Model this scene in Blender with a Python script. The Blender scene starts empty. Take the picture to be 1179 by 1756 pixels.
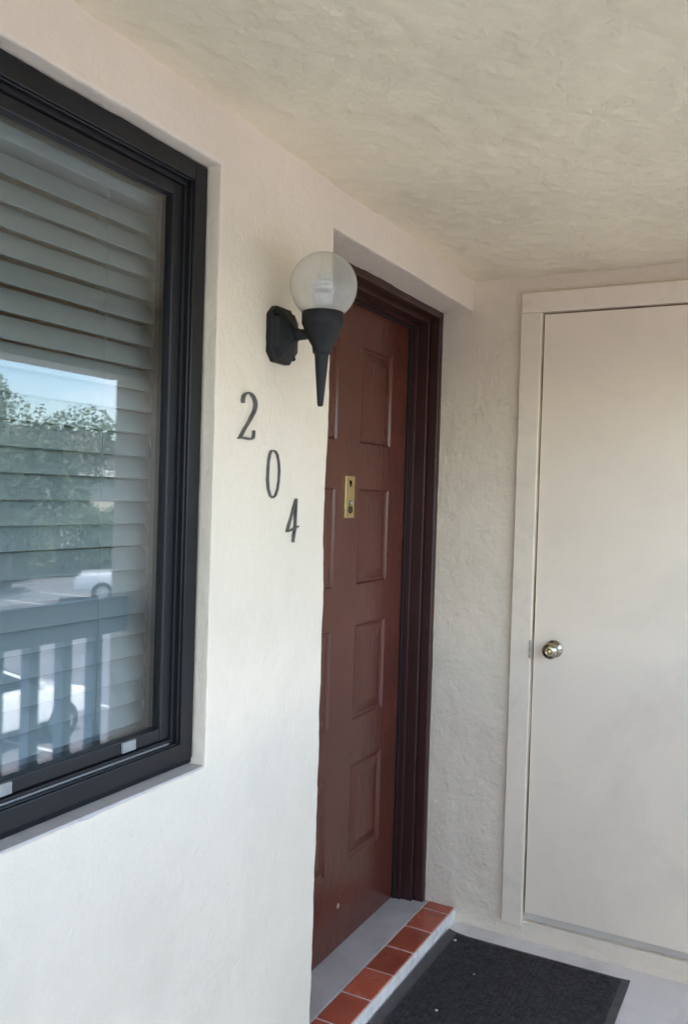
import bpy, bmesh, math, random
from mathutils import Vector, Matrix, noise
random.seed(7)
R = math.radians
scene = bpy.context.scene
C = scene.collection

# ------------------------------------------------------------------ camera
CAM = Vector((1.0486, 0.0, 1.4903))
YAW, PITCH, ROLL, FPX = 0.4854, -0.0175, 0.0302, 1497.9
fw = Vector((-math.sin(YAW), math.cos(YAW), 0)); rt = Vector((math.cos(YAW), math.sin(YAW), 0)); upv = Vector((0, 0, 1))
f2 = fw * math.cos(PITCH) + upv * math.sin(PITCH)
u2 = upv * math.cos(PITCH) - fw * math.sin(PITCH)
cr, sr = math.cos(ROLL), math.sin(ROLL)
ax = rt * cr + u2 * sr
ay = u2 * cr - rt * sr
cd = bpy.data.cameras.new('camera'); cam = bpy.data.objects.new('camera', cd); C.objects.link(cam)
M = Matrix((ax, ay, -f2)).transposed().to_4x4(); M.translation = CAM
cam.matrix_world = M
cd.sensor_fit = 'VERTICAL'; cd.sensor_height = 24.0; cd.lens = FPX / 1756 * 24.0
cd.clip_start = 0.02; cd.clip_end = 500
scene.camera = cam

# ------------------------------------------------------------------ sky and sun
SUN_EL, SUN_ROT = R(56), R(-62)
w = bpy.data.worlds.new('World'); scene.world = w; w.use_nodes = True
nt = w.node_tree; N = nt.nodes; L = nt.links; N.clear()
out = N.new('ShaderNodeOutputWorld'); bg = N.new('ShaderNodeBackground'); bg.inputs['Strength'].default_value = 0.15
sky = N.new('ShaderNodeTexSky'); sky.sky_type = 'NISHITA'; sky.sun_disc = False
sky.sun_elevation = SUN_EL; sky.sun_rotation = SUN_ROT; sky.air_density = 1.0; sky.dust_density = 0.8; sky.ozone_density = 2.4
tc = N.new('ShaderNodeTexCoord'); mp = N.new('ShaderNodeMapping'); mp.inputs['Scale'].default_value = (2.2, 2.2, 5.0)
nz = N.new('ShaderNodeTexNoise'); nz.inputs['Scale'].default_value = 1.6; nz.inputs['Detail'].default_value = 7; nz.inputs['Roughness'].default_value = 0.55
rmp = N.new('ShaderNodeValToRGB'); rmp.color_ramp.elements[0].position = 0.5; rmp.color_ramp.elements[1].position = 0.66
rmp.color_ramp.elements[1].color = (0.85, 0.85, 0.85, 1)
mx = N.new('ShaderNodeMixRGB'); mx.inputs['Color2'].default_value = (5.4, 5.5, 6.3, 1)
L.new(tc.outputs['Generated'], mp.inputs['Vector']); L.new(mp.outputs[0], nz.inputs['Vector']); L.new(nz.outputs['Fac'], rmp.inputs[0])
L.new(rmp.outputs[0], mx.inputs['Fac']); L.new(sky.outputs[0], mx.inputs['Color1']); L.new(mx.outputs[0], bg.inputs['Color']); L.new(bg.outputs[0], out.inputs['Surface'])
sd = bpy.data.lights.new('sun', 'SUN'); sd.energy = 3.2; sd.angle = R(0.53); sd.color = (1.0, 0.96, 0.90)
so = bpy.data.objects.new('sun', sd); C.objects.link(so)
S = Vector((math.cos(SUN_EL) * math.sin(SUN_ROT), math.cos(SUN_EL) * math.cos(SUN_ROT), math.sin(SUN_EL)))
so.rotation_euler = (-S).to_track_quat('-Z', 'Y').to_euler(); so.location = S * 60

vs = scene.view_settings
vs.view_transform = 'Standard'; vs.look = 'None'; vs.gamma = 1.0; vs.use_curve_mapping = False
vs.exposure = 2.72
scene.render.engine = 'CYCLES'
scene.cycles.max_bounces = 8; scene.cycles.diffuse_bounces = 5; scene.cycles.glossy_bounces = 3; scene.cycles.transparent_max_bounces = 10
scene.cycles.use_adaptive_sampling = True; scene.cycles.adaptive_threshold = 0.03
scene.cycles.caustics_reflective = False; scene.cycles.caustics_refractive = False

# ------------------------------------------------------------------ materials
def mat(name, col, rough=0.6, metal=0.0, var=0.0, vscale=6.0, bumps=(), spec=0.5, coat=0.0, tint=None, dirt=None, crack=0.0, streak=None, piece=0.0):
    m = bpy.data.materials.new(name); m.use_nodes = True
    nt = m.node_tree; b = nt.nodes['Principled BSDF']
    b.inputs['Base Color'].default_value = (*col, 1); b.inputs['Roughness'].default_value = rough; b.inputs['Metallic'].default_value = metal
    b.inputs['Specular IOR Level'].default_value = spec; b.inputs['Coat Weight'].default_value = coat
    tc = nt.nodes.new('ShaderNodeTexCoord')
    if var:
        n = nt.nodes.new('ShaderNodeTexNoise'); n.inputs['Scale'].default_value = vscale; n.inputs['Detail'].default_value = 6
        nt.links.new(tc.outputs['Object'], n.inputs['Vector'])
        r = nt.nodes.new('ShaderNodeValToRGB'); r.color_ramp.elements[0].position = 0.3; r.color_ramp.elements[1].position = 0.72
        t = tint or tuple(max(0, c * (1 - var)) for c in col)
        r.color_ramp.elements[0].color = (*t, 1); r.color_ramp.elements[1].color = (*[min(1, c * (1 + var * .35)) for c in col], 1)
        nt.links.new(n.outputs['Fac'], r.inputs[0]); nt.links.new(r.outputs[0], b.inputs['Base Color'])
        mr = nt.nodes.new('ShaderNodeMapRange'); mr.inputs['To Min'].default_value = min(1, rough * 1.15); mr.inputs['To Max'].default_value = rough * .85
        nt.links.new(n.outputs['Fac'], mr.inputs['Value']); nt.links.new(mr.outputs[0], b.inputs['Roughness'])
    def colour_out():
        l = b.inputs['Base Color'].links
        if l: return l[0].from_socket
        c = nt.nodes.new('ShaderNodeRGB'); c.outputs[0].default_value = (*col, 1); return c.outputs[0]
    if dirt:                                   # grime: irregular patches of a dirt colour
        amt, sc, dc = dirt
        n = nt.nodes.new('ShaderNodeTexNoise'); n.inputs['Scale'].default_value = sc; n.inputs['Detail'].default_value = 9; n.inputs['Roughness'].default_value = .68; n.inputs['Distortion'].default_value = .6
        nt.links.new(tc.outputs['Object'], n.inputs['Vector'])
        mr = nt.nodes.new('ShaderNodeMapRange'); mr.inputs['From Min'].default_value = .50; mr.inputs['From Max'].default_value = .80; mr.inputs['To Max'].default_value = amt
        nt.links.new(n.outputs['Fac'], mr.inputs['Value'])
        mx_ = nt.nodes.new('ShaderNodeMixRGB'); mx_.inputs['Color2'].default_value = (*dc, 1)
        src = colour_out(); nt.links.new(mr.outputs[0], mx_.inputs['Fac']); nt.links.new(src, mx_.inputs['Color1']); nt.links.new(mx_.outputs[0], b.inputs['Base Color'])
    if piece:                                  # each tile fired a little differently
        oi = nt.nodes.new('ShaderNodeObjectInfo'); mr = nt.nodes.new('ShaderNodeMapRange'); mr.inputs['To Min'].default_value = 1 - piece; mr.inputs['To Max'].default_value = 1 + piece
        hs_ = nt.nodes.new('ShaderNodeHueSaturation'); src = colour_out()
        nt.links.new(oi.outputs['Random'], mr.inputs['Value']); nt.links.new(mr.outputs[0], hs_.inputs['Value']); nt.links.new(src, hs_.inputs['Color']); nt.links.new(hs_.outputs[0], b.inputs['Base Color'])
    prev = None
    if crack:                                  # sparse hairline cracks
        n = nt.nodes.new('ShaderNodeTexNoise'); n.inputs['Scale'].default_value = 5; n.inputs['Detail'].default_value = 6
        nt.links.new(tc.outputs['Object'], n.inputs['Vector'])
        va = nt.nodes.new('ShaderNodeVectorMath'); va.operation = 'MULTIPLY_ADD'; va.inputs[1].default_value = (.3, .3, .3)
        nt.links.new(n.outputs['Color'], va.inputs[0]); nt.links.new(tc.outputs['Object'], va.inputs[2])
        vo = nt.nodes.new('ShaderNodeTexVoronoi'); vo.feature = 'DISTANCE_TO_EDGE'; vo.inputs['Scale'].default_value = 1.7; nt.links.new(va.outputs[0], vo.inputs['Vector'])
        m1 = nt.nodes.new('ShaderNodeMapRange'); m1.inputs['From Max'].default_value = .010; nt.links.new(vo.outputs['Distance'], m1.inputs['Value'])
        n2 = nt.nodes.new('ShaderNodeTexNoise'); n2.inputs['Scale'].default_value = 1.6; nt.links.new(tc.outputs['Object'], n2.inputs['Vector'])
        m2 = nt.nodes.new('ShaderNodeMapRange'); m2.inputs['From Min'].default_value = .50; m2.inputs['From Max'].default_value = .58; m2.inputs['To Min'].default_value = 1; m2.inputs['To Max'].default_value = 0; nt.links.new(n2.outputs['Fac'], m2.inputs['Value'])
        mm = nt.nodes.new('ShaderNodeMath'); mm.operation = 'MAXIMUM'; nt.links.new(m1.outputs[0], mm.inputs[0]); nt.links.new(m2.outputs[0], mm.inputs[1])
        prev = nt.nodes.new('ShaderNodeBump'); prev.inputs['Strength'].default_value = crack; prev.inputs['Distance'].default_value = .005; nt.links.new(mm.outputs[0], prev.inputs['Height'])
    if streak:                                 # brush and roller marks
        mpn = nt.nodes.new('ShaderNodeMapping'); mpn.inputs['Scale'].default_value = streak[1]; nt.links.new(tc.outputs['Object'], mpn.inputs['Vector'])
        n = nt.nodes.new('ShaderNodeTexNoise'); n.inputs['Scale'].default_value = 1; n.inputs['Detail'].default_value = 5; nt.links.new(mpn.outputs[0], n.inputs['Vector'])
        bp = nt.nodes.new('ShaderNodeBump'); bp.inputs['Strength'].default_value = streak[0]; bp.inputs['Distance'].default_value = .003; nt.links.new(n.outputs['Fac'], bp.inputs['Height'])
        if prev: nt.links.new(prev.outputs[0], bp.inputs['Normal'])
        prev = bp
    for (sc, st, dist, det) in bumps:
        n = nt.nodes.new('ShaderNodeTexNoise'); n.inputs['Scale'].default_value = sc; n.inputs['Detail'].default_value = det; n.inputs['Roughness'].default_value = .6
        nt.links.new(tc.outputs['Object'], n.inputs['Vector'])
        bp = nt.nodes.new('ShaderNodeBump'); bp.inputs['Strength'].default_value = st; bp.inputs['Distance'].default_value = dist
        nt.links.new(n.outputs['Fac'], bp.inputs['Height'])
        if prev: nt.links.new(prev.outputs[0], bp.inputs['Normal'])
        prev = bp
    if prev: nt.links.new(prev.outputs[0], b.inputs['Normal'])
    return m

WALLC = (0.79, 0.68, 0.535)
M_wall = mat('painted_stucco', WALLC, .75, var=.05, vscale=3, bumps=((75, .50, .005, 6), (18, .30, .012, 5)), spec=.3, dirt=(.14, 2.6, (0.42, 0.36, 0.28)))
M_end = mat('knockdown_stucco', (0.75, 0.635, 0.485), .75, var=.06, vscale=3, bumps=((55, .4, .006, 6), (15, .55, .014, 4)), spec=.3, dirt=(.35, 3.2, (0.42, 0.36, 0.28)), crack=.14)
M_ceil = mat('textured_ceiling_plaster', (0.85, 0.745, 0.53), .85, var=.06, vscale=2.5, bumps=((44, .42, .009, 6), (9, .42, .022, 5)), spec=.2, dirt=(.30, 2.2, (0.42, 0.36, 0.28)), crack=.22)
M_reveal = mat('reveal_paint', (0.62, 0.56, 0.49), .75, var=.06, vscale=5, bumps=((50, .25, .004, 4),), spec=.3)
M_sillp = mat('weathered_sill_paint', (0.55, 0.50, 0.46), .8, var=.15, vscale=9, bumps=((50, .3, .004, 4),), dirt=(.6, 9, (0.28, 0.25, 0.22)))
M_trim = mat('painted_wood_trim', (0.80, 0.675, 0.52), .48, var=.05, vscale=8, bumps=((30, .10, .004, 3),), dirt=(.35, 9, (0.40, 0.34, 0.28)), streak=(.15, (120, 120, 4)))
M_cdoor = mat('painted_flush_door', (0.81, 0.675, 0.52), .46, var=.05, vscale=2, bumps=((9, .05, .01, 3), (120, .06, .002, 2)), dirt=(.30, 2.4, (0.42, 0.36, 0.30)), streak=(.07, (90, 90, 2.5)))
M_gap = mat('shadow_gap_backing', (0.06, 0.055, 0.05), .9)
M_bronze = mat('dark_bronze_aluminium', (0.012, 0.012, 0.013), .33, metal=.0, var=.25, vscale=9, bumps=((80, .05, .002, 2),), spec=.3)
M_bronze2 = mat('dark_bronze_sash', (0.010, 0.010, 0.011), .45, spec=.4)
M_gasket = mat('black_rubber_gasket', (0.006, 0.006, 0.007), .6)
M_alu = mat('worn_aluminium_edge', (0.30, 0.29, 0.28), .4, metal=.6)
M_tag = mat('white_plastic', (0.28, 0.28, 0.265), .5, var=.2, vscale=40)
M_slat = mat('off_white_blind_slat', (0.32, 0.345, 0.355), .5, var=.03, vscale=5)
M_cord = mat('blind_cord', (0.33, 0.33, 0.31), .8)
M_inter = mat('interior_paint', (0.48, 0.47, 0.42), .8)
M_room = mat('room_shade_tone', (0.10, 0.10, 0.10), .9)  # room's dimness put into the colour, so gaps between slats read dark
M_door = mat('red_brown_door_paint', (0.108, 0.029, 0.018), .24, var=.16, vscale=5, bumps=((60, .05, .002, 3), (5, .025, .01, 2)), spec=.55, streak=(.16, (80, 80, 3)))
M_jamb = mat('dark_brown_frame_paint', (0.042, 0.0115, 0.009), .42, var=.2, vscale=7, bumps=((50, .08, .003, 3),))
M_chip = mat('bare_paint_chip', (0.36, 0.25, 0.21), .7)
M_brass = mat('lacquered_brass', (0.62, 0.48, 0.22), .32, metal=.85, var=.12, vscale=30)
M_knob = mat('tarnished_brass', (0.44, 0.40, 0.29), .2, metal=1.0, var=.2, vscale=30)
M_lens = mat('dark_lens', (0.02, 0.014, 0.012), .08)
M_black = mat('black_cast_lamp', (0.007, 0.0075, 0.0075), .55, var=.3, vscale=25, bumps=((90, .25, .003, 3),), spec=.35)
M_num = mat('weathered_black_metal', (0.125, 0.125, 0.12), .5, metal=.2, var=.35, vscale=40)
M_cfl = mat('lamp_white_glass', (0.66, 0.67, 0.65), .3)
M_tile = mat('terracotta_tile', (0.48, 0.110, 0.056), .28, var=.35, vscale=9, bumps=((40, .1, .003, 4),), tint=(0.34, 0.072, 0.038), piece=.22, dirt=(.35, 18, (0.30, 0.20, 0.16)))
M_grout = mat('pale_grout', (0.82, 0.75, 0.66), .85, var=.15, vscale=30, bumps=((80, .3, .003, 4),), dirt=(.6, 16, (0.30, 0.26, 0.22)))
M_slab = mat('grey_sill_paint', (0.58, 0.53, 0.48), .5, var=.18, vscale=6, bumps=((40, .12, .003, 4),), dirt=(.55, 8, (0.22, 0.20, 0.18)))
M_floor = mat('grey_painted_concrete', (0.77, 0.71, 0.63), .6, var=.10, vscale=4, bumps=((60, .2, .003, 5),), dirt=(.50, 5, (0.34, 0.31, 0.28)), crack=.3)
M_mat = mat('charcoal_mat_pile', (0.070, 0.064, 0.060), .95, var=.4, vscale=60, bumps=((260, .9, .006, 4), (900, .6, .003, 2)), spec=.1)
M_matb = mat('black_rubber_border', (0.075, 0.07, 0.067), .55, var=.2, vscale=20, bumps=((120, .2, .002, 3),))
M_speck = mat('pale_debris', (0.6, 0.57, 0.47), .8)
M_rail = mat('blue_grey_railing_paint', (0.30, 0.36, 0.42), .55, var=.1, vscale=8)
M_asph = mat('weathered_asphalt', (0.205, 0.20, 0.215), .85, var=.25, vscale=.6, bumps=((40, .3, .01, 4),))
M_line = mat('white_road_paint', (0.75, 0.75, 0.72), .7)
M_grass = mat('lawn', (0.06, 0.10, 0.03), .9, var=.4, vscale=2, bumps=((30, .6, .03, 5),))
M_leaf = mat('tree_leaf', (0.065, 0.10, 0.035), .6, var=.45, vscale=1.5)
M_bark = mat('bark', (0.12, 0.09, 0.065), .9, var=.3, vscale=12, bumps=((20, .6, .02, 4),))
M_carw = mat('white_car_paint', (0.78, 0.78, 0.78), .25, coat=.6)
M_glassd = mat('dark_car_glass', (0.015, 0.017, 0.02), .06)
M_tyre = mat('tyre_rubber', (0.02, 0.02, 0.02), .8)
M_rim = mat('alloy_rim', (0.55, 0.55, 0.56), .3, metal=.9)
M_hlamp = mat('headlamp_lens', (0.7, 0.7, 0.7), .1)
M_hwall = mat('house_stucco', (0.55, 0.50, 0.42), .85, var=.08, vscale=1)
M_roof = mat('shingle_roof', (0.16, 0.13, 0.11), .85, var=.3, vscale=4, bumps=((12, .4, .03, 3),))
M_fascia = mat('pale_fascia', (0.62, 0.58, 0.52), .6)

# clear pane: mirror part by Fresnel, the rest passes straight through
def two_sided_fresnel(nt, ior):
    fr = nt.nodes.new('ShaderNodeFresnel'); ge = nt.nodes.new('ShaderNodeNewGeometry'); mr = nt.nodes.new('ShaderNodeMapRange')
    mr.inputs['To Min'].default_value = ior; mr.inputs['To Max'].default_value = 1 / ior
    nt.links.new(ge.outputs['Backfacing'], mr.inputs['Value']); nt.links.new(mr.outputs[0], fr.inputs['IOR'])
    return fr
def pane_mat(name, ior, gain, tint, rough=0.0):
    m = bpy.data.materials.new(name); m.use_nodes = True; nt = m.node_tree; nt.nodes.clear()
    o = nt.nodes.new('ShaderNodeOutputMaterial'); t = nt.nodes.new('ShaderNodeBsdfTransparent'); g = nt.nodes.new('ShaderNodeBsdfGlossy')
    g.inputs['Roughness'].default_value = rough; t.inputs['Color'].default_value = (*tint, 1)
    fr = two_sided_fresnel(nt, ior)
    mu = nt.nodes.new('ShaderNodeMath'); mu.operation = 'MULTIPLY'; mu.inputs[1].default_value = gain; mu.use_clamp = True
    mix = nt.nodes.new('ShaderNodeMixShader'); nt.links.new(fr.outputs[0], mu.inputs[0]); nt.links.new(mu.outputs[0], mix.inputs[0])
    nt.links.new(t.outputs[0], mix.inputs[1]); nt.links.new(g.outputs[0], mix.inputs[2]); nt.links.new(mix.outputs[0], o.inputs['Surface'])
    return m
M_pane = pane_mat('window_glass', 1.52, 1.95, (0.90, 0.94, 0.94), .015)

def globe_mat():
    m = bpy.data.materials.new('hazy_acrylic_globe'); m.use_nodes = True; nt = m.node_tree; nt.nodes.clear()
    o = nt.nodes.new('ShaderNodeOutputMaterial'); t = nt.nodes.new('ShaderNodeBsdfTransparent'); g = nt.nodes.new('ShaderNodeBsdfGlossy')
    t.inputs['Color'].default_value = (.95, .95, .92, 1); g.inputs['Roughness'].default_value = .13
    d = nt.nodes.new('ShaderNodeBsdfDiffuse'); d.inputs['Color'].default_value = (.86, .85, .81, 1)
    tl = nt.nodes.new('ShaderNodeBsdfTranslucent'); tl.inputs['Color'].default_value = (.86, .85, .81, 1)
    hz = nt.nodes.new('ShaderNodeMixShader'); hz.inputs[0].default_value = .5
    nt.links.new(d.outputs[0], hz.inputs[1]); nt.links.new(tl.outputs[0], hz.inputs[2])
    lw = nt.nodes.new('ShaderNodeLayerWeight'); lw.inputs['Blend'].default_value = .35
    mr = nt.nodes.new('ShaderNodeMapRange'); mr.inputs['To Min'].default_value = .34; mr.inputs['To Max'].default_value = .55
    nt.links.new(lw.outputs['Facing'], mr.inputs['Value'])
    a = nt.nodes.new('ShaderNodeMixShader'); nt.links.new(mr.outputs[0], a.inputs[0]); nt.links.new(t.outputs[0], a.inputs[1]); nt.links.new(hz.outputs[0], a.inputs[2])
    fr = two_sided_fresnel(nt, 1.49)
    b = nt.nodes.new('ShaderNodeMixShader'); nt.links.new(fr.outputs[0], b.inputs[0]); nt.links.new(a.outputs[0], b.inputs[1]); nt.links.new(g.outputs[0], b.inputs[2])
    nt.links.new(b.outputs[0], o.inputs['Surface'])
    return m
M_globe = globe_mat()

# ------------------------------------------------------------------ mesh helpers
def box(bm, x0, x1, y0, y1, z0, z1):
    v = [bm.verts.new((x, y, z)) for x in (x0, x1) for y in (y0, y1) for z in (z0, z1)]
    for f in ((0, 1, 3, 2), (4, 6, 7, 5), (0, 4, 5, 1), (2, 3, 7, 6), (0, 2, 6, 4), (1, 5, 7, 3)):
        bm.faces.new([v[i] for i in f])
def bevel(bm, w, seg=2):
    bmesh.ops.bevel(bm, geom=list(bm.edges), offset=w, segments=seg, affect='EDGES', clamp_overlap=True, profile=.5)
def boxes(*bs, bev=0):
    bm = bmesh.new()
    for b in bs: box(bm, *b)
    if bev: bevel(bm, bev)
    return bm
def obj(name, bm, m, parent=None, smooth=False):
    if isinstance(bm, bmesh.types.BMesh):
        bmesh.ops.recalc_face_normals(bm, faces=bm.faces)
        me = bpy.data.meshes.new(name); bm.to_mesh(me); bm.free()
    else: me = bm
    if smooth:
        for p in me.polygons: p.use_smooth = True
    me.materials.clear(); me.materials.append(m)
    o = bpy.data.objects.new(name, me); C.objects.link(o)
    if parent is not None:
        o.parent = parent
        if parent.type == 'EMPTY': o.matrix_parent_inverse = Matrix.Translation(parent.location).inverted()
    return o
def thing(name, label, cat, loc=(0, 0, 0), group=None):
    o = bpy.data.objects.new(name, None); C.objects.link(o); o.location = loc; o.empty_display_size = .1
    return tag(o, label, cat, group)
def tag(o, label, cat, group=None):
    o['label'] = label; o['category'] = cat
    if group: o['group'] = group
    return o
def struct(o): o['kind'] = 'structure'; return o
def lathe(bm, prof, origin, axis='Z', n=32, cap=True):
    rings = []
    for r, h in prof:
        ring = []
        for i in range(n):
            a = 2 * math.pi * i / n
            c, s = r * math.cos(a), r * math.sin(a)
            p = (c, s, h) if axis == 'Z' else ((h, c, s) if axis == 'X' else (c, h, s))
            ring.append(bm.verts.new(Vector(origin) + Vector(p)))
        rings.append(ring)
    for a, b in zip(rings, rings[1:]):
        for i in range(n):
            bm.faces.new((a[i], a[(i + 1) % n], b[(i + 1) % n], b[i]))
    if cap:
        bm.faces.new(rings[0]); bm.faces.new(rings[-1])
def tube(bm, pts, rad, n=8):
    pts = [Vector(p) for p in pts]; rings = []
    for i, p in enumerate(pts):
        t = (pts[min(i + 1, len(pts) - 1)] - pts[max(i - 1, 0)]).normalized()
        a = t.cross(Vector((0, 0, 1)) if abs(t.z) < .9 else Vector((1, 0, 0))).normalized(); b = t.cross(a)
        r = rad[i] if isinstance(rad, (list, tuple)) else rad
        rings.append([bm.verts.new(p + a * r * math.cos(2 * math.pi * k / n) + b * r * math.sin(2 * math.pi * k / n)) for k in range(n)])
    for A, B in zip(rings, rings[1:]):
        for k in range(n): bm.faces.new((A[k], A[(k + 1) % n], B[(k + 1) % n], B[k]))
    bm.faces.new(rings[0]); bm.faces.new(rings[-1])
# ------------------------------------------------------------------ dimensions (metres; left wall face x = 0, floor z = 0)
H, YB = 2.2577, 2.913
WY0, WY1, WZ0, WZ1 = -0.62, 1.424, 0.9375, 2.1438       # window opening
DY0, ZL, ZS = 1.8916, 2.1515, 0.0496                     # entry recess: near side, lintel underside, threshold top
XO = 1.42                                                # railing line
TH = -0.25

# ------------------------------------------------------------------ large structure
def cuts(a, b, marks, step):
    pts = sorted(set([a, b] + [m for m in marks if a < m < b])); r = []
    for p, q in zip(pts, pts[1:]):
        n = max(1, round((q - p) / step)); r += [p + (q - p) * k / n for k in range(n)]
    return r + [pts[-1]]
def pierced_wall(name, u0, u1, z0, z1, holes, depth, to3, m, amp, step=.0125, edge=.004):
    """wall face with openings, their reveals, softly rounded arrises and a hand-finished surface"""
    us = cuts(u0, u1, [h[0] for h in holes] + [h[1] for h in holes], step); zs = cuts(z0, z1, [h[2] for h in holes] + [h[3] for h in holes], step)
    ins = lambda u, z: any(h[0] < u < h[1] and h[2] < z < h[3] for h in holes)
    nu, nz_ = len(us) - 1, len(zs) - 1
    solid = [[not ins((us[i] + us[i + 1]) / 2, (zs[j] + zs[j + 1]) / 2) for j in range(nz_)] for i in range(nu)]
    ws = cuts(0, depth, [], .014); V = {}; bm = bmesh.new()
    def v(i, j, k):
        if (i, j, k) not in V: V[(i, j, k)] = bm.verts.new(to3(us[i], zs[j], ws[k]))
        return V[(i, j, k)]
    K = len(ws) - 1
    for i in range(nu):
        for j in range(nz_):
            if not solid[i][j]: continue
            bm.faces.new((v(i, j, 0), v(i + 1, j, 0), v(i + 1, j + 1, 0), v(i, j + 1, 0)))
            for di, dj, a, b in ((-1, 0, (0, 0), (0, 1)), (1, 0, (1, 0), (1, 1)), (0, -1, (0, 0), (1, 0)), (0, 1, (0, 1), (1, 1))):
                ii, jj = i + di, j + dj
                if 0 <= ii < nu and 0 <= jj < nz_ and solid[ii][jj]: continue
                for k in range(K):
                    bm.faces.new((v(i + a[0], j + a[1], k), v(i + b[0], j + b[1], k), v(i + b[0], j + b[1], k + 1), v(i + a[0], j + a[1], k + 1)))
    bmesh.ops.recalc_face_normals(bm, faces=bm.faces); bm.normal_update()
    sh = [e for e in bm.edges if len(e.link_faces) == 2 and e.calc_face_angle() > .6]
    bmesh.ops.bevel(bm, geom=sh, offset=edge, segments=2, affect='EDGES', profile=.5)
    bm.normal_update()
    new = []
    for q in bm.verts:
        p = q.co; new.append(p + q.normal * (amp[0] * noise.noise(p * 3.1) + amp[1] * noise.noise(p * 14) + amp[2] * noise.noise(p * 42 + Vector((7, 3, 1)))))
    for q, p in zip(bm.verts, new): q.co = p
    me = bpy.data.meshes.new(name); bm.to_mesh(me); bm.free()
    o = obj(name, me, m, smooth=True); o.modifiers.new('weighted', 'WEIGHTED_NORMAL'); return o
wall = pierced_wall('apartment_wall', -1.2, YB + .02, -.05, H + .03, [(WY0, WY1, WZ0, WZ1), (DY0, YB + .03, -.06, ZL)], -TH, lambda u, z, w_: (-w_, u, z), M_wall, (.004, .0020, .0011))
tag(wall, 'cream painted stucco wall holding the dark-framed window and the entry recess', 'wall')
obj('wall_section', boxes((TH, 0, -6.5, -1.2, -.05, H)), M_wall, wall)

end = pierced_wall('end_wall', -.6, 1.5, -.05, H + .03, [(.2485, 1.0135, .066, 2.1265)], .16, lambda u, z, w_: (u, YB + w_, z), M_end, (.003, .0011, .0011))
tag(end, 'beige textured stucco wall at the end, around the flush utility door', 'wall')
obj('wall_section', boxes((-3.6, 1.5, YB + .17, YB + .4, -3.2, 2.7)), M_end, end)

def ceiling_mesh():
    bm = bmesh.new(); s = .011; x0, x1, y0, y1 = -.03, XO + .06, -1.0, YB + .03
    nx, ny = int((x1 - x0) / s), int((y1 - y0) / s); g = []
    for i in range(nx + 1):
        row = []
        for j in range(ny + 1):
            p = Vector((x0 + (x1 - x0) * i / nx, y0 + (y1 - y0) * j / ny, 0))
            k = noise.noise(p * 24 + Vector((0, 0, 3))); pl = max(0, min(.45, k + .12)) * .0052
            z = .006 * noise.noise(p * 2.3) + .0022 * noise.noise(p * 9) + .0009 * noise.noise(p * 60) - pl
            row.append(bm.verts.new((p.x, p.y, H + z)))
        g.append(row)
    for i in range(nx):
        for j in range(ny): bm.faces.new((g[i][j], g[i][j + 1], g[i + 1][j + 1], g[i + 1][j]))
    return bm
ceil = struct(obj('ceiling', ceiling_mesh(), M_ceil, smooth=True))
obj('roof_slab', boxes((-3.7, .02, -6.6, -1.0, H + .035, H + .16), (-3.7, XO + .25, -1.0, YB + .5, H + .035, H + .16)), M_ceil, ceil)  # unseen slab, cut short behind the camera to let skylight in
obj('outer_beam', boxes((XO - .05, XO + .1, -1.0, YB - .004, 1.968, H + .03), bev=.006), M_trim, ceil)
floor = struct(obj('floor', boxes((-.25, XO + .1, -6.5, YB + .01, -.22, 0)), M_floor))
# the dark flat behind window and door
room = struct(obj('interior_room', boxes((-3.6, -3.5, -6.5, YB + .2, -.3, H + .03), (-3.6, TH - .002, -6.6, -6.5, -.3, H + .03), (-3.6, TH, -6.5, YB + .2, -.35, -.25)), M_room))

# ------------------------------------------------------------------ window
win = thing('window', 'dark bronze framed window set in the cream wall, reflecting the car park', 'window', (-.06, .4, WZ0))
def ring(bm, x0, x1, y0, y1, z0, z1, wy, wz):
    box(bm, x0, x1, y0, y0 + wy, z0, z1); box(bm, x0, x1, y1 - wy, y1, z0, z1)
    box(bm, x0, x1, y0 + wy, y1 - wy, z0, z0 + wz); box(bm, x0, x1, y0 + wy, y1 - wy, z1 - wz, z1)
FY0, FY1, FZ0, FZ1 = WY0 + .006, WY1 - .006, WZ0 + .016, WZ1 - .006
def framing(name, x0, x1, inset, wy, wz, m, bev=.0025):
    bm = bmesh.new(); ring(bm, x0, x1, FY0 + inset, FY1 - inset, FZ0 + inset, FZ1 - inset, wy, wz)
    bevel(bm, bev, 2); return obj(name, bm, m, win)
fr = framing('frame', -.100, -.036, -.012, .052, .050, M_bronze)
bm = bmesh.new(); ring(bm, -.046, -.029, FY0, FY1, FZ0, FZ1, .038, .036); bevel(bm, .002); obj('flange', bm, M_bronze, fr)
framing('gasket', -.095, -.047, .036, .010, .010, M_gasket, .001)
sash = framing('sash', -.095, -.052, .047, .027, .026, M_bronze2, .003)
sy0, sy1, sz0, sz1 = FY0 + .074, FY1 - .074, FZ0 + .073, FZ1 - .073
obj('track_rail', boxes((-.056, -.044, FY0 + .04, FY1 - .055, FZ0 + .036, FZ0 + .0405), bev=.001), M_alu, win)
obj('meeting_stile', boxes((-.090, -.050, .36, .42, sz0 - .002, sz1 + .002), bev=.003), M_bronze2, win)
for (a, b) in ((sy0 - .01, .365), (.415, sy1 + .01)):
    obj('glass_pane', boxes((-.068, -.063, a, b, sz0 - .01, sz1 + .01)), M_pane, win)
for y in (.962, 1.252):
    bm = boxes((-.053, -.047, y - .018, y + .018, FZ0 + .050, FZ0 + .070), bev=.0015); obj('vent_latch', bm, M_tag, win)
obj('window_sill', boxes((-.098, -.002, WY0 + .002, WY1 - .002, WZ0 - .02, WZ0 + .0035), bev=.002), M_sillp, win)
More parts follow.
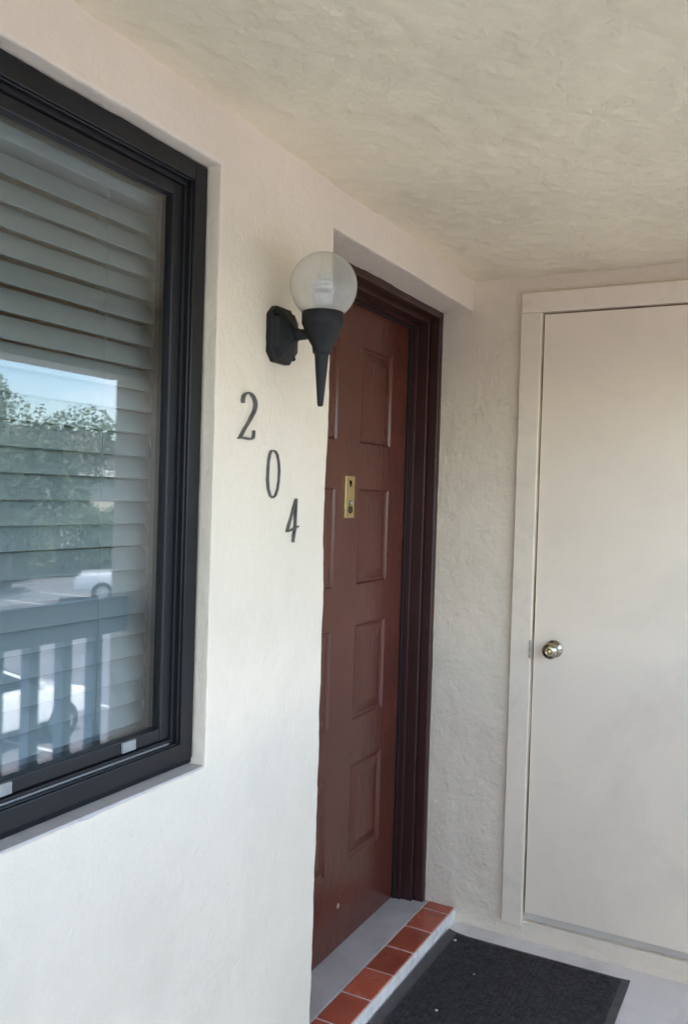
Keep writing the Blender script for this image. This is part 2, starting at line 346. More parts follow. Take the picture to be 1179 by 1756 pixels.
obj('inner_reveal', boxes((-.30, -.098, WY1 - .018, WY1 + .05, WZ0 - .05, WZ1 + .05), (-.30, -.098, WY0 - .05, WY1 - .018, WZ1 - .018, WZ1 + .06), (-.30, -.098, WY0 - .05, WY1 - .018, WZ0 - .06, WZ0 + .006)), M_inter, win)

# ------------------------------------------------------------------ blind
blind = thing('window_blind', 'grey-white horizontal slat blind hanging closed behind the window glass', 'blind', (-.165, .4, WZ1 - .03))
by0, by1 = WY0 + .03, 1.384
hr = boxes((-.172, -.108, by0, by1, 2.048, 2.118), bev=.003); obj('headrail', hr, M_slat, blind)
def slat_mesh():
    bm = bmesh.new(); n = 6; wd = .050; prev = None; L_ = by1 - by0
    for side in (0, 1):
        pass
    top, bot = [], []
    for i in range(n + 1):
        t = i / n - .5; a = R(60)
        h = .0012 * (1 - (2 * t) ** 2)
        x = t * wd * math.cos(a) + h * math.sin(a); z = -t * wd * math.sin(a) + h * math.cos(a)
        top.append((x, z)); bot.append((x - .0024 * math.sin(a), z - .0024 * math.cos(a)))
    loop = top + bot[::-1]
    A = [bm.verts.new((x, 0, z)) for x, z in loop]; B = [bm.verts.new((x, L_, z)) for x, z in loop]
    k = len(loop)
    for i in range(k): bm.faces.new((A[i], A[(i + 1) % k], B[(i + 1) % k], B[i]))
    bm.faces.new(A); bm.faces.new(B)
    bmesh.ops.recalc_face_normals(bm, faces=bm.faces)
    me = bpy.data.meshes.new('slat'); bm.to_mesh(me); bm.free(); me.materials.append(M_slat); return me
sm = slat_mesh(); z = 2.022; k = 0
while z > .998:
    s = bpy.data.objects.new('slat', sm); C.objects.link(s); s.parent = blind; s.matrix_parent_inverse = Matrix.Translation(blind.location).inverted()
    s.location = (-.132 + random.uniform(-.001, .001), by0 + random.uniform(-.002, .002), z + random.uniform(-.0012, .0012)); s.rotation_euler = (random.uniform(-.0012, .0012), random.uniform(-.03, .03), 0)
    z -= .0443
obj('bottom_rail', boxes((-.158, -.110, by0, by1, .957, .980), bev=.003), M_slat, blind)
for y in (-.3, .28, .78, 1.235):
    bm = bmesh.new(); tube(bm, [(-.1165, y, 2.05), (-.1165, y, .97)], .0008, 6); obj('ladder_cord', bm, M_cord, blind)
    bm = bmesh.new(); tube(bm, [(-.1475, y, 2.05), (-.1475, y, .97)], .0008, 6); obj('ladder_cord', bm, M_cord, blind)

# ------------------------------------------------------------------ entry door
XD = -.22
dr = thing('entry_door', 'red-brown eight-panel entry door recessed beside the wall lamp', 'door', (XD, 2.43, ZS))
ly0, ly1, lz0, lz1 = 1.980, 2.873, ZS + .006, 2.108
cols = ((2.122, 2.350), (2.505, 2.733)); rows = ((.310, .625), (.765, 1.080), (1.205, 1.520), (1.660, 1.975))
def leaf_mesh():
    bm = bmesh.new(); ys = [ly0, cols[0][0], cols[0][1], cols[1][0], cols[1][1], ly1]; zs = [lz0] + [q for r_ in rows for q in r_] + [lz1]
    x0, x1 = XD - .045, XD
    V = {}
    def v(i, j): 
        if (i, j) not in V: V[(i, j)] = bm.verts.new((x1, ys[i], zs[j]))
        return V[(i, j)]
    for i in range(5):
        for j in range(9):
            if i in (1, 3) and j in (1, 3, 5, 7): continue
            bm.faces.new((v(i, j), v(i + 1, j), v(i + 1, j + 1), v(i, j + 1)))
    box(bm, x0, XD - .016, ly0, ly1, lz0, lz1)
    # edges of the leaf
    for (a, b) in (((ly0, lz0), (ly1, lz0)), ((ly1, lz0), (ly1, lz1)), ((ly1, lz1), (ly0, lz1)), ((ly0, lz1), (ly0, lz0))):
        q = [bm.verts.new(c) for c in ((x1, *a), (x1, *b), (XD - .016, *b), (XD - .016, *a))]; bm.faces.new(q)
    return bm
leaf = obj('door_leaf', leaf_mesh(), M_door, dr)
def panel_mesh(w_, h_):
    bm = bmesh.new(); st = ((0, 0), (.004, -.0008), (.010, -.0060), (.018, -.0070), (.022, -.0060), (.046, -.0020), (.050, -.0016)); rg = []
    for ins, d in st:
        rg.append([bm.verts.new((d, y, z)) for y, z in ((ins, ins), (w_ - ins, ins), (w_ - ins, h_ - ins), (ins, h_ - ins))])
    for a, b in zip(rg, rg[1:]):
        for i in range(4): bm.faces.new((a[i], a[(i + 1) % 4], b[(i + 1) % 4], b[i]))
    bm.faces.new(rg[-1]); bmesh.ops.recalc_face_normals(bm, faces=bm.faces)
    me = bpy.data.meshes.new('panel'); bm.to_mesh(me); bm.free(); me.materials.append(M_door)
    return me
pm = panel_mesh(.228, .315)
for (a, b) in cols:
    for (c, d) in rows:
        o = bpy.data.objects.new('panel', pm); C.objects.link(o); o.parent = leaf; o.location = (XD, a, c)
# frame around it
JX0, JX1 = -.262, -.114
def jamb(name, b, bev=.003): return obj(name, boxes(b, bev=bev), M_jamb, dr)
jamb('jamb', (JX0, -.150, 2.876, YB + .012, ZS - .01, ZL - .03)); jamb('jamb', (JX0, -.150, DY0 - .012, 1.977, ZS - .01, ZL - .03))
jamb('head_jamb', (JX0, -.150, DY0 - .012, YB + .012, 2.112, ZL + .012))
jamb('brick_mould', (-.152, -.112, 2.890, YB + .012, ZS - .01, ZL - .015), .006); jamb('brick_mould', (-.152, -.112, DY0 - .012, 1.935, ZS - .01, ZL - .015), .006)
jamb('brick_mould', (-.152, -.112, DY0 - .012, YB + .012, 2.128, ZL + .012), .006)
jamb('door_stop', (-.212, -.190, 2.866, 2.878, ZS, 2.113), .002); jamb('door_stop', (-.212, -.190, 1.975, 1.988, ZS, 2.113), .002); jamb('door_stop', (-.212, -.190, 1.977, 2.876, 2.100, 2.113), .002)
obj('weatherstrip', boxes((-.219, -.211, 2.860, 2.877, ZS, 2.112), bev=.002), M_gasket, dr)
obj('weatherstrip', boxes((-.219, -.211, 1.980, 2.861, 2.095, 2.112), bev=.002), M_gasket, dr)
# knocker / viewer plate
pc = (2.432, 1.490)
pl = obj('viewer_plate', boxes((XD - .001, XD + .006, pc[0] - .031, pc[0] + .031, pc[1] - .066, pc[1] + .066), bev=.002), M_brass, dr)
bm = bmesh.new(); lathe(bm, [(.0115, 0), (.0115, .004), (.009, .006)], (XD + .005, pc[0] + .002, pc[1] - .040), 'X', 20); obj('viewer_lens', bm, M_lens, pl, True)
bm = bmesh.new(); lathe(bm, [(.0085, 0), (.0075, .005), (.003, .007)], (XD + .005, pc[0] + .004, pc[1] - .019), 'X', 16); obj('bell_button', bm, M_tag, pl, True)
bm = bmesh.new()
vv = [bm.verts.new((XD + .0075, pc[0] + y, pc[1] + z)) for y, z in ((-.007, .052), (.006, .052), (.008, .046), (.004, .034), (.001, .030), (-.003, .036), (-.007, .045))]
bm.faces.new(vv); bmesh.ops.solidify(bm, geom=list(bm.faces), thickness=.0015); obj('name_slot', bm, M_bronze, pl)
bm = bmesh.new()
lathe(bm, [(.0085, -.001), (.0085, .0008), (.0045, .0012)], (XD, 2.445, .190), 'X', 9); obj('paint_chip', bm, M_chip, leaf)

# ------------------------------------------------------------------ threshold
th = thing('threshold_step', 'low entry step with grey sill and a row of terracotta tiles', 'step', (-.1, 2.4, 0))
obj('sill', boxes((-.27, -.101, DY0 - .004, YB + .004, -.01, ZS), bev=.002), M_slab, th)
obj('grout_bed', boxes((-.108, .0075, DY0 + .002, YB + .004, -.01, ZS - .001), bev=.004), M_grout, th)
ty = [2.094 + .1517 * i for i in range(-1, 6)] + [YB]
for i in range(-1, 7):
    y0 = DY0 + .004 if i < 0 else ty[i]; y1 = ty[i + 1] if i >= 0 else ty[0]
    if i < 7 and y1 - y0 > .02:
        bm = boxes((-.0945, -.0005, y0 + .0048, y1 - .0048, ZS - .014, ZS + .003 + random.uniform(-.0006, .0006)), bev=.002)
        t_ = obj('tile', bm, M_tile, th)

# ------------------------------------------------------------------ utility door
ud = thing('utility_door', 'flush beige utility closet door with round brass knob', 'door', (.63, YB + .02, .09))
ux0, ux1, uz0, uz1 = .2535, 1.0085, .0985, 2.1215
uleaf = obj('door_leaf', boxes((ux0, ux1, YB - .006, YB + .034, uz0, uz1), bev=.0015), M_cdoor, ud)
obj('backing', boxes((.24, 1.022, YB + .040, YB + .05, .05, 2.14)), M_gap, ud)
obj('sill_strip', boxes((.24, 1.022, YB + .020, YB + .038, .060, .092), bev=.002), M_reveal, ud)
cas = []
for b in ((.1755, .2465, YB - .018, YB + .006, .052, 2.1275), (1.0155, 1.087, YB - .018, YB + .006, .052, 2.1275), (.1755, 1.087, YB - .0182, YB + .006, 2.1277, 2.1960)):
    obj('casing', boxes(b, bev=.003), M_trim, ud)
kx, kz, ky = .322, 1.003, YB - .006
bm = bmesh.new(); lathe(bm, [(.030, 0), (.030, -.003), (.026, -.007), (.014, -.010), (.0115, -.024), (.014, -.030), (.023, -.036), (.0275, -.046), (.0265, -.056), (.021, -.063), (.012, -.066), (.0085, -.0655), (.008, -.0645)], (kx, ky, kz), 'Y', 36)
kn = obj('knob', bm, M_knob, ud, True)
bm = bmesh.new(); lathe(bm, [(.0075, -.0635), (.0072, -.0665), (.005, -.0675)], (kx, ky, kz), 'Y', 20); obj('key_cylinder', bm, M_brass, kn, True)
M_wear = mat('worn_painted_metal', (0.50, 0.45, 0.38), .45, metal=.3, var=.4, vscale=90)
obj('strike_plate', boxes((.2395, .2472, YB - .0197, YB - .010, .966, 1.026), bev=.0016), M_wear, ud)

# ------------------------------------------------------------------ wall lamp
lx, ly, lz = .111, 1.652, 1.843
lamp = thing('wall_lamp', 'black torch-shaped wall lamp with clear round globe beside the door', 'lamp', (0, ly, lz))
def oct_ring(bm, x, hy, hz, c):
    return [bm.verts.new((x, ly + y, lz + z)) for y, z in ((-hy, -hz + c), (-hy + c, -hz), (hy - c, -hz), (hy, -hz + c), (hy, hz - c), (hy - c, hz), (-hy + c, hz), (-hy, hz - c))]
bm = bmesh.new()
rg = [oct_ring(bm, *a) for a in ((-.004, .050, .061, .020), (.012, .050, .061, .020), (.015, .046, .057, .019), (.016, .043, .053, .018), (.026, .040, .049, .017), (.029, .034, .042, .015), (.040, .017, .021, .008), (.046, .013, .014, .006))]
for a, b in zip(rg, rg[1:]):
    for i in range(8): bm.faces.new((a[i], a[(i + 1) % 8], b[(i + 1) % 8], b[i]))
bm.faces.new(rg[0]); bm.faces.new(rg[-1]); obj('back_plate', bm, M_black, lamp)
for sgn in (-1, 1):
    bm = bmesh.new(); lathe(bm, [(.005, .014), (.005, .020), (.003, .022)], (0, ly + .036 * sgn, lz - .046 * sgn), 'X', 12); obj('screw', bm, M_black, lamp, True)
bm = bmesh.new(); tube(bm, [(.036, ly, lz + .002), (.055, ly, lz), (.075, ly, lz), (.095, ly, lz + .003)], [.017, .0125, .0115, .016], 16); obj('arm', bm, M_black, lamp, True)
bm = bmesh.new(); lathe(bm, [(.0005, 1.684), (.0050, 1.685), (.0068, 1.689), (.0074, 1.698), (.0110, 1.740), (.0152, 1.792), (.0162, 1.797), (.0190, 1.799), (.0205, 1.806), (.0215, 1.813), (.0290, 1.826), (.0370, 1.841), (.0420, 1.856), (.0440, 1.859), (.0455, 1.863), (.0460, 1.885), (.0445, 1.889), (.0425, 1.886), (.012, 1.880)], (lx, ly, 0), 'Z', 40); obj('torch_body', bm, M_black, lamp, True)
bm = bmesh.new(); gz, gr = 1.944, .0725; prof = []
for i in range(0, 33):
    a = -R(53) + (R(90) + R(53)) * i / 32; prof.append((max(.0004, gr * math.cos(a)), gz + gr * math.sin(a)))
lathe(bm, prof, (lx, ly, 0), 'Z', 144, cap=False)
for k_, v in enumerate(bm.verts):
    d_ = v.co - Vector((lx, ly, gz)); v.co += d_ * (.006 if (k_ % 144) % 3 == 0 else 0)
gl = obj('globe', bm, M_globe, lamp, True)
bulb = obj('bulb', (lambda b_: (lathe(b_, [(.013, 1.880), (.0135, 1.896), (.021, 1.903), (.022, 1.922), (.019, 1.928), (.004, 1.930)], (lx, ly, 0), 'Z', 24), b_)[1])(bmesh.new()), M_cfl, lamp, True)
bm = bmesh.new(); pts = []
for i in range(97):
    t = i / 96; a = t * 2 * math.pi * 3.5; r_ = .019 - .003 * t; pts.append((lx + r_ * math.cos(a), ly + r_ * math.sin(a), 1.931 + .036 * t))
tube(bm, pts, .0048, 8); obj('spiral_tube', bm, M_cfl, bulb, True)

# ------------------------------------------------------------------ house numbers
def stroke(bm, pts, wd, closed=False, x0=.002, x1=.0075):
    n = len(pts); L_, R_ = [], []
    for i, (y, z) in enumerate(pts):
        a = pts[(i - 1) % n] if (closed or i > 0) else pts[i]; b = pts[(i + 1) % n] if (closed or i < n - 1) else pts[i]
        d = Vector((b[0] - a[0], b[1] - a[1])).normalized(); nn = Vector((-d.y, d.x)); h = (wd[i] if isinstance(wd, (list, tuple)) else wd) * .225
        L_.append((y + nn.x * h, z + nn.y * h)); R_.append((y - nn.x * h, z - nn.y * h))
    q = [[bm.verts.new((x, *p)) for p in S_] for x in (x0, x1) for S_ in (L_, R_)]
    rng = range(n if closed else n - 1)
    for i in rng:
        j = (i + 1) % n
        bm.faces.new((q[0][i], q[0][j], q[1][j], q[1][i])); bm.faces.new((q[2][i], q[3][i], q[3][j], q[2][j]))
        bm.faces.new((q[0][i], q[2][i], q[2][j], q[0][j])); bm.faces.new((q[1][i], q[1][j], q[3][j], q[3][i]))
    if not closed:
        for i in (0, n - 1): bm.faces.new((q[0][i], q[1][i], q[3][i], q[2][i]))
d2 = [(1.5173, 1.6798), (1.5163, 1.6865), (1.5193, 1.6946), (1.5266, 1.7008), (1.5361, 1.7039), (1.5457, 1.7025), (1.5555, 1.6968), (1.5623, 1.6886), (1.5642, 1.6809), (1.5624, 1.6728), (1.5582, 1.6644), (1.5498, 1.6547), (1.5432, 1.6463), (1.5333, 1.6356), (1.5235, 1.625), (1.517, 1.6167), (1.5112, 1.6095)]
w2 = [.0075, .0075, .007, .006, .006, .0065, .0075, .009, .010, .010, .0095, .009, .0085, .008, .0075, .007, .007]
b2 = [(1.5043, 1.6053), (1.5133, 1.6080), (1.5313, 1.6070), (1.5453, 1.6066), (1.5554, 1.6089), (1.5586, 1.617), (1.5584, 1.6259)]
wb2 = [.004, .007, .009, .010, .008, .005, .003]
d0 = [(1.6349, 1.5879), (1.6457, 1.5865), (1.6538, 1.5798), (1.6605, 1.5635), (1.6635, 1.5449), (1.6627, 1.5241), (1.6587, 1.5032), (1.651, 1.4885), (1.6397, 1.4832), (1.63, 1.4871), (1.6216, 1.5023), (1.6175, 1.5227), (1.6176, 1.5431), (1.6195, 1.5635), (1.6239, 1.5791), (1.6296, 1.5862)]
w0 = [.0055, .0055, .006, .0075, .008, .008, .0075, .006, .0055, .006, .0075, .008, .008, .0075, .006, .0055]
d4 = [(1.7424, 1.4823), (1.7412, 1.4597), (1.7407, 1.4381), (1.7403, 1.4165), (1.7371, 1.3993), (1.7331, 1.3811)]
d4b = [(1.7416, 1.4823), (1.7289, 1.4564), (1.7177, 1.434), (1.7086, 1.4149), (1.705, 1.4064)]
d4c = [(1.7042, 1.4065), (1.7232, 1.4103), (1.7396, 1.4143), (1.7519, 1.4185)]
def digit(label, *ss):
    bm = bmesh.new()
    for k_, (p_, w_, c_) in enumerate(ss): stroke(bm, p_, w_, c_, -.002, .0070 + .0006 * k_)
    o = obj('house_number', bm, M_num); tag(o, label, 'house number', 'three house numbers on the wall'); return o
digit('black metal numeral 2, topmost of the three house numbers', (d2, w2, False), (b2, wb2, False))
digit('black metal numeral 0, middle one of the three house numbers', (d0, w0, True))
digit('black metal numeral 4, lowest of the three house numbers', (d4, [.005, .0075, .008, .008, .0075, .007], False), (d4b, [.004, .006, .007, .007, .006], False), (d4c, [.006, .0065, .0065, .006], False))

# ------------------------------------------------------------------ doormat
dm = thing('doormat', 'dark charcoal doormat lying in front of the tiled entry step', 'doormat', (.314, 2.37, 0))
mx0, mx1, my0, my1 = .016, .616, 1.90, 2.826
curl = lambda x, y: .013 * max(0, 1 - (x - mx0) / .075) ** 2 * (.75 + .35 * noise.noise(Vector((0, y * 4, 0)))) + .004 * max(0, 1 - (mx1 - x) / .06) ** 2 * (.5 + noise.noise(Vector((3, y * 5, 0))))
def border():
    bm = bmesh.new(); nx, ny = 60, 60; T, B = [], []
    for i in range(nx + 1):
        for lst, z_ in ((T, .006), (B, .001)):
            row = []
            for j in range(ny + 1):
                x, y = mx0 + (mx1 - mx0) * i / nx, my0 + (my1 - my0) * j / ny
                row.append(bm.verts.new((x, y + .0015 * noise.noise(Vector((x * 9, y, 0))), z_ + curl(x, y))))
            lst.append(row)
    for i in range(nx):
        for j in range(ny):
            bm.faces.new((T[i][j], T[i][j + 1], T[i + 1][j + 1], T[i + 1][j])); bm.faces.new((B[i][j], B[i + 1][j], B[i + 1][j + 1], B[i][j + 1]))
        for j in (0, ny): bm.faces.new((T[i][j], T[i + 1][j], B[i + 1][j], B[i][j]))
    for j in range(ny):
        for i in (0, nx): bm.faces.new((T[i][j], T[i][j + 1], B[i][j + 1], B[i][j]))
    return bm
obj('rubber_border', border(), M_matb, dm)
def pile():
    bm = bmesh.new(); s = .004; a0, a1, c0, c1 = mx0 + .030, mx1 - .024, my0 + .024, my1 - .012; nx, ny = int((a1 - a0) / s), int((c1 - c0) / s); g = []
    for i in range(nx + 1):
        row = []
        for j in range(ny + 1):
            p = Vector((a0 + (a1 - a0) * i / nx, c0 + (c1 - c0) * j / ny, 0)); e = 0 if i in (0, nx) or j in (0, ny) else 1
            row.append(bm.verts.new((p.x + random.uniform(-.001, .001), p.y + random.uniform(-.001, .001), .0065 - (1 - e) * .0015 + curl(p.x, p.y) + e * (.0028 + 0.0006 * math.sin(p.x * 2 * math.pi / .016) + .0022 * random.random() + .002 * noise.noise(p * 9)))))
        g.append(row)
    for i in range(nx):
        for j in range(ny): bm.faces.new((g[i][j], g[i][j + 1], g[i + 1][j + 1], g[i + 1][j]))
    return bm
obj('carpet_pile', pile(), M_mat, dm)
for i, (x, y, s, lb) in enumerate(((.060, 2.765, .0052, 'tiny pale crumb on the far corner of the doormat, nearest the step'), (.185, 2.60, .003, 'tiny pale crumb near the middle of the doormat'),
                                   (.155, 2.36, .0045, 'tiny pale crumb on the doormat close to the picture bottom'), (.095, 2.20, .004, 'tiny pale crumb on the doormat beside the front tiles'))):
    bm = bmesh.new(); bmesh.ops.create_icosphere(bm, subdivisions=2, radius=s)
    for v in bm.verts: v.co = Vector((v.co.x * 1.1, v.co.y, v.co.z * .6)) * (1 + .3 * noise.noise(v.co * 300 + Vector((i, 0, 0))))
    o = obj('crumb', bm, M_speck, smooth=True); o.location = (x, y, .012 + curl(x, y)); tag(o, lb, 'crumb', 'crumbs on the doormat')

# ------------------------------------------------------------------ railing along the open side (seen in the window glass)
rl = thing('railing', 'dark painted walkway railing reflected in the window glass', 'railing', (XO, -1.5, 0))
obj('top_rail', boxes((XO - .02, XO + .02, -6.4, YB - .004, .882, 1.034), bev=.004), M_rail, rl)
obj('bottom_rail', boxes((XO - .019, XO + .019, -6.4, YB - .004, .06, .12), bev=.004), M_rail, rl)
bmb = boxes((-.024, .024, -.024, .024, .118, .884)); bmesh.ops.recalc_face_normals(bmb, faces=bmb.faces); mb = bpy.data.meshes.new('baluster'); bmb.to_mesh(mb); bmb.free(); mb.materials.append(M_rail)
y = 2.733
while y > -6.3:
    o = bpy.data.objects.new('baluster', mb); C.objects.link(o); o.parent = rl; o.matrix_parent_inverse = Matrix.Translation(rl.location).inverted(); o.location = (XO, y, 0); y -= .169

# ------------------------------------------------------------------ the place outside
GZ = -2.75
lot = struct(obj('parking_lot', boxes((-40, 30.5, -60, 70, GZ - .2, GZ)), M_asph))
lawn = struct(obj('ground', boxes((30.5, 220, -220, 220, GZ - .25, GZ + .12), (-220, -40, -220, 220, GZ - .25, GZ + .12), (-40, 30.5, 70, 220, GZ - .25, GZ + .12), (-40, 30.5, -220, -60, GZ - .25, GZ + .12)), M_grass))
for i in range(14):
    obj('parking_line', boxes((7.6, 12.6, -6 + i * 2.7, -5.9 + i * 2.7, GZ, GZ + .004)), M_line, lot)
    obj('parking_line', boxes((21.2, 26.2, 4 + i * 2.7, 4.1 + i * 2.7, GZ, GZ + .004)), M_line, lot)

def car(label, loc, rz, kind, m=M_carw):
    t = thing('parked_car' if kind == 'sedan' else 'parked_pickup', label, 'car' if kind == 'sedan' else 'pickup truck', loc)
    Lh = 2.25 if kind == 'sedan' else 2.75; hw = .88 if kind == 'sedan' else .97
    if kind == 'sedan':
        low = [(-2.25, .35), (-2.25, .72), (-2.15, .92), (-1.2, .98), (1.0, .97), (1.9, .83), (2.22, .68), (2.25, .38)]
        cab = [(-1.75, .96), (-1.15, 1.36), (-.6, 1.43), (.15, 1.41), (1.15, .95)]
    else:
        low = [(-2.75, .5), (-2.75, 1.12), (-.75, 1.14), (1.3, 1.14), (2.5, 1.08), (2.72, .9), (2.75, .5)]
        cab = [(-.75, 1.12), (-.68, 1.76), (-.3, 1.82), (.55, 1.80), (1.35, 1.13)]
    M_ = Matrix.Translation(loc) @ Matrix.Rotation(rz, 4, 'Z')
    def prism(prof, w0, w1):
        b = bmesh.new(); zt = max(z for _, z in prof); zb = min(z for _, z in prof)
        ww = lambda z: w0 + (w1 - w0) * (z - zb) / (zt - zb)
        A = [b.verts.new((x, -ww(z), z)) for x, z in prof]; B = [b.verts.new((x, ww(z), z)) for x, z in prof]; k = len(prof)
        for i in range(k): b.faces.new((A[i], A[(i + 1) % k], B[(i + 1) % k], B[i]))
        b.faces.new(A); b.faces.new(B); bmesh.ops.recalc_face_normals(b, faces=b.faces); return b
    def add(name, b, mm, par=None, sm=False):
        b.transform(M_); o = obj(name, b, mm, t if par is None else par, sm)
        return o
    b = prism(low, hw, hw); bevel(b, .07, 3); body = add('body', b, m, sm=True)
    b = prism(cab, hw - .05, hw - .22); bevel(b, .05, 3); add('cabin', b, m, sm=True)
    # glazing, a few mm proud of the cabin
    (xa, za), (xb, zb_), (xc, zc), (xd_, zd), (xe, ze) = cab
    def quad(name, pts):
        b = bmesh.new(); b.faces.new([b.verts.new(p) for p in pts]); bmesh.ops.solidify(b, geom=list(b.faces), thickness=.012); add(name, b, M_glassd)
    wa = lambda z: hw - .05 - .17 * (z - za) / (zc - za)
    lerp = lambda p, q, s: p + (q - p) * s
    def slope(x0, z0, x1, z1, sgn):
        P = []
        for s in (.12, .9):
            x, z_ = lerp(x0, x1, s), lerp(z0, z1, s); P.append((x + .018 * sgn, z_ + .018))
        (p0, q0), (p1, q1) = P
        return [(p0, -wa(q0) + .08, q0), (p0, wa(q0) - .08, q0), (p1, wa(q1) - .08, q1), (p1, -wa(q1) + .08, q1)]
    quad('windscreen', slope(xe, ze, xd_, zd, 1)); quad('rear_window', slope(xa, za, xb, zb_, -1))
    for sy in (-1, 1):
        z0_, z1_ = za + .06, zc - .07
        for (p, q, p2, q2) in ((xa + .45 if kind == 'sedan' else xa + .12, (xa + xe) / 2 - .06, xb + .2, (xa + xe) / 2 - .06), ((xa + xe) / 2 + .02, xe - .28, (xa + xe) / 2 + .02, xd_ - .02)):
            quad('side_window', [(p, sy * (wa(z0_) + .012), z0_), (q, sy * (wa(z0_) + .012), z0_), (q2, sy * (wa(z1_) + .012), z1_), (p2, sy * (wa(z1_) + .012), z1_)])
        b = boxes((Lh - .16, Lh + .012, min(sy * (hw - .42), sy * (hw - .06)), max(sy * (hw - .42), sy * (hw - .06)), low[-2][1] - .14, low[-2][1] + .0), bev=.03); add('headlight', b, M_hlamp)
        b = boxes((xe - .45, xe - .33, min(sy * (hw - .02), sy * (hw + .17)), max(sy * (hw - .02), sy * (hw + .17)), za + .02, za + .15), bev=.02); add('wing_mirror', b, m)
        for wx in (-Lh * .62, Lh * .62):
            rw = .33 if kind == 'sedan' else .40
            b = bmesh.new(); lathe(b, [(rw * .55, -.11), (rw, -.10), (rw, .10), (rw * .55, .11)], (wx, sy * (hw - .10), rw), 'Y', 24); wh = add('wheel', b, M_tyre)
            b = bmesh.new(); lathe(b, [(rw * .6, -.015), (rw * .58, .015)], (wx, sy * (hw + .005), rw), 'Y', 20); add('rim', b, M_rim, wh)
    return t
car('white sedan parked below, reflected low in the window glass', (10.6, 9.4, GZ), R(90), 'sedan')
car('white pickup truck parked across the lot, reflected in the window glass', (21.1, 26.3, GZ), R(-42), 'pickup')

def tree(label, loc, h, rad, seed, n=5200):
    rnd = random.Random(seed); t = thing('tree', label, 'tree', loc, 'trees beyond the car park')
    b = bmesh.new(); base = Vector(loc); top = base + Vector((rnd.uniform(-.3, .3), rnd.uniform(-.3, .3), h * .62))
    tube(b, [base - Vector((0, 0, .2)), base.lerp(top, .35) + Vector((.1, .05, 0)), base.lerp(top, .7), top], [.26, .19, .14, .06], 9)
    blobs = []
    for i in range(11):
        a = rnd.uniform(0, 6.28); q = rnd.uniform(.25, .8) * rad; c = base + Vector((q * math.cos(a), q * math.sin(a), h * rnd.uniform(.42, .86)))
        blobs.append((c, rad * rnd.uniform(.32, .55))); s = base.lerp(top, rnd.uniform(.4, .9)); tube(b, [s, s.lerp(c, .5) + Vector((0, 0, .15)), c], [.08, .05, .02], 6)
    obj('trunk', b, M_bark, t)
    vs_, fs = [], []
    for i in range(n):
        c, r_ = rnd.choice(blobs); d = Vector((rnd.gauss(0, 1), rnd.gauss(0, 1), rnd.gauss(0, .8))).normalized() * r_ * rnd.uniform(.35, 1.1) ** .6; p = c + d
        u = Vector((rnd.gauss(0, 1), rnd.gauss(0, 1), rnd.gauss(0, 1))).normalized(); v = u.orthogonal().normalized(); s = rnd.uniform(.06, .15)
        k = len(vs_); vs_ += [p - u * s, p + v * s * .5, p + u * s, p - v * s * .5]; fs.append((k, k + 1, k + 2, k + 3))
    me = bpy.data.meshes.new('crown'); me.from_pydata([tuple(v) for v in vs_], [], fs); obj('crown', me, M_leaf, t)
tree('broad leafy tree reflected left of the roof in the window', (27.5, 25.0, GZ + .12), 8.2, 4.2, 1, 30000)
tree('leafy tree farthest left among those reflected in the window', (30.5, 21.0, GZ + .12), 9.0, 4.4, 2, 30000)
tree('smaller tree right of the house reflected in the window', (34.0, 44.0, GZ + .12), 6.2, 2.6, 3, 3500)
tree('tree standing far to the side of the car park', (33.0, 8.0, GZ + .12), 7.5, 3.3, 4, 3500)
tree('tree at the near end of the car park strip', (33.0, -6.0, GZ + .12), 8.0, 3.5, 5, 3500)

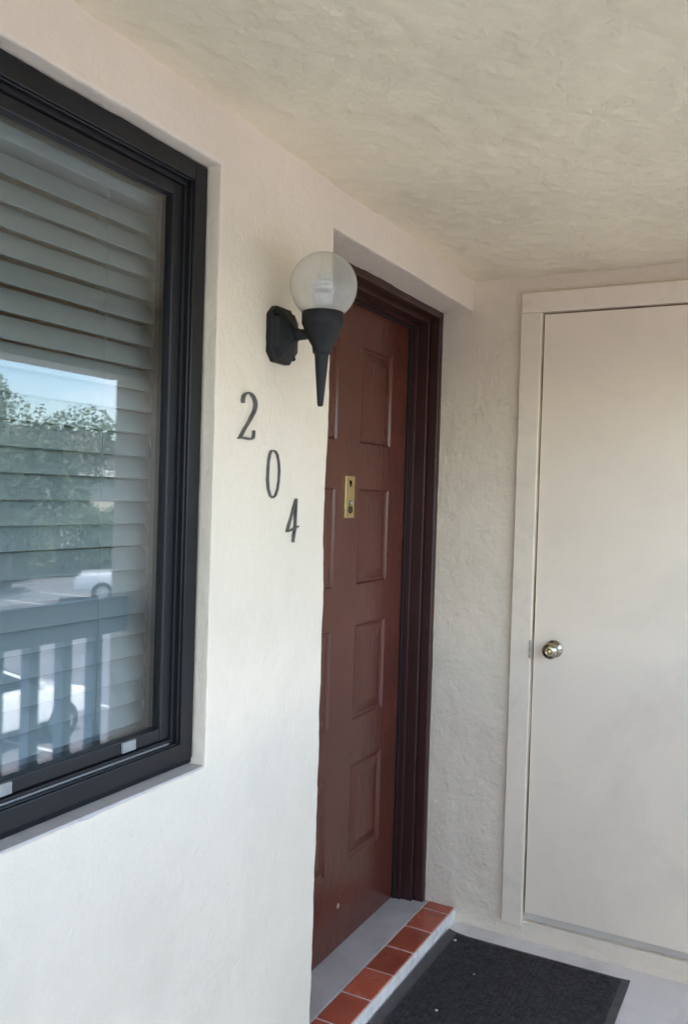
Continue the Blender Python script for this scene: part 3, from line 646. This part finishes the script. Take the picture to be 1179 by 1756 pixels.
def shrub(label, loc, h, rad, seed):
    rnd = random.Random(seed); t = thing('shrub', label, 'shrub', loc, 'shrubs along the far edge of the car park')
    b = bmesh.new(); base = Vector(loc)
    for k in range(7):
        a = rnd.uniform(0, 6.28); tube(b, [base + Vector((.15 * math.cos(a), .15 * math.sin(a), -.1)), base + Vector((rad * .4 * math.cos(a), rad * .4 * math.sin(a), h * .5)), base + Vector((rad * .7 * math.cos(a), rad * .7 * math.sin(a), h * .85))], [.05, .035, .012], 6)
    obj('stem', b, M_bark, t); vs_, fs = [], []
    for i in range(9000):
        d = Vector((rnd.gauss(0, 1), rnd.gauss(0, 1), rnd.gauss(0, 1))).normalized() * rnd.uniform(.25, 1) ** .5
        q = 1 + .28 * noise.noise(d * 2.2 + Vector((seed, 0, 0))); p = base + Vector((d.x * rad * q, d.y * rad * q, h * .5 + d.z * h * .5 * q))
        if p.z < base.z: continue
        u = Vector((rnd.gauss(0, 1), rnd.gauss(0, 1), rnd.gauss(0, 1))).normalized(); v = u.orthogonal().normalized(); s_ = rnd.uniform(.06, .14)
        k = len(vs_); vs_ += [p - u * s_, p + v * s_ * .5, p + u * s_, p - v * s_ * .5]; fs.append((k, k + 1, k + 2, k + 3))
    me = bpy.data.meshes.new('foliage'); me.from_pydata([tuple(v) for v in vs_], [], fs); obj('foliage', me, M_leaf, t)
for i, (x, y, h_, r_, lb) in enumerate(((31.6, 23.5, 3.6, 2.4, 'dense shrub under the leafy trees reflected farthest left in the window'), (31.2, 27.8, 3.3, 2.5, 'dense shrub beneath the broad tree reflected in the window'),
                                        (31.3, 32.0, 3.8, 2.6, 'dense shrub in front of the house wall, reflected right of the tree'), (31.5, 36.4, 3.2, 2.5, 'low shrub behind the white pickup, reflected at the right'))):
    shrub(lb, (x, y, GZ + .12), h_, r_, 40 + i)
hs = thing('house', 'low house with pale fascia and shingle roof reflected in the window', 'house', (41, 36, GZ + .12))
obj('wall', boxes((36, 46, 27, 46, GZ, 2.45)), M_hwall, hs)
bm = bmesh.new()
P = [(35.2, 26.2, 2.45), (46.8, 26.2, 2.45), (46.8, 46.8, 2.45), (35.2, 46.8, 2.45), (41, 28.5, 5.2), (41, 44.5, 5.2)]
V = [bm.verts.new(p) for p in P]
for f in ((0, 1, 4), (1, 2, 5, 4), (2, 3, 5), (3, 0, 4, 5), (3, 2, 1, 0)): bm.faces.new([V[i] for i in f])
rf = obj('roof', bm, M_roof, hs)
obj('fascia', boxes((35.12, 35.198, 26.2, 46.8, 2.25, 2.62)), M_fascia, rf)
for y in (29, 33, 37, 41):
    wdw = obj('window', boxes((35.95, 35.997, y, y + 1.5, .2, 1.6)), M_fascia, hs); obj('pane', boxes((35.93, 35.949, y + .1, y + 1.4, .3, 1.5)), M_glassd, wdw)
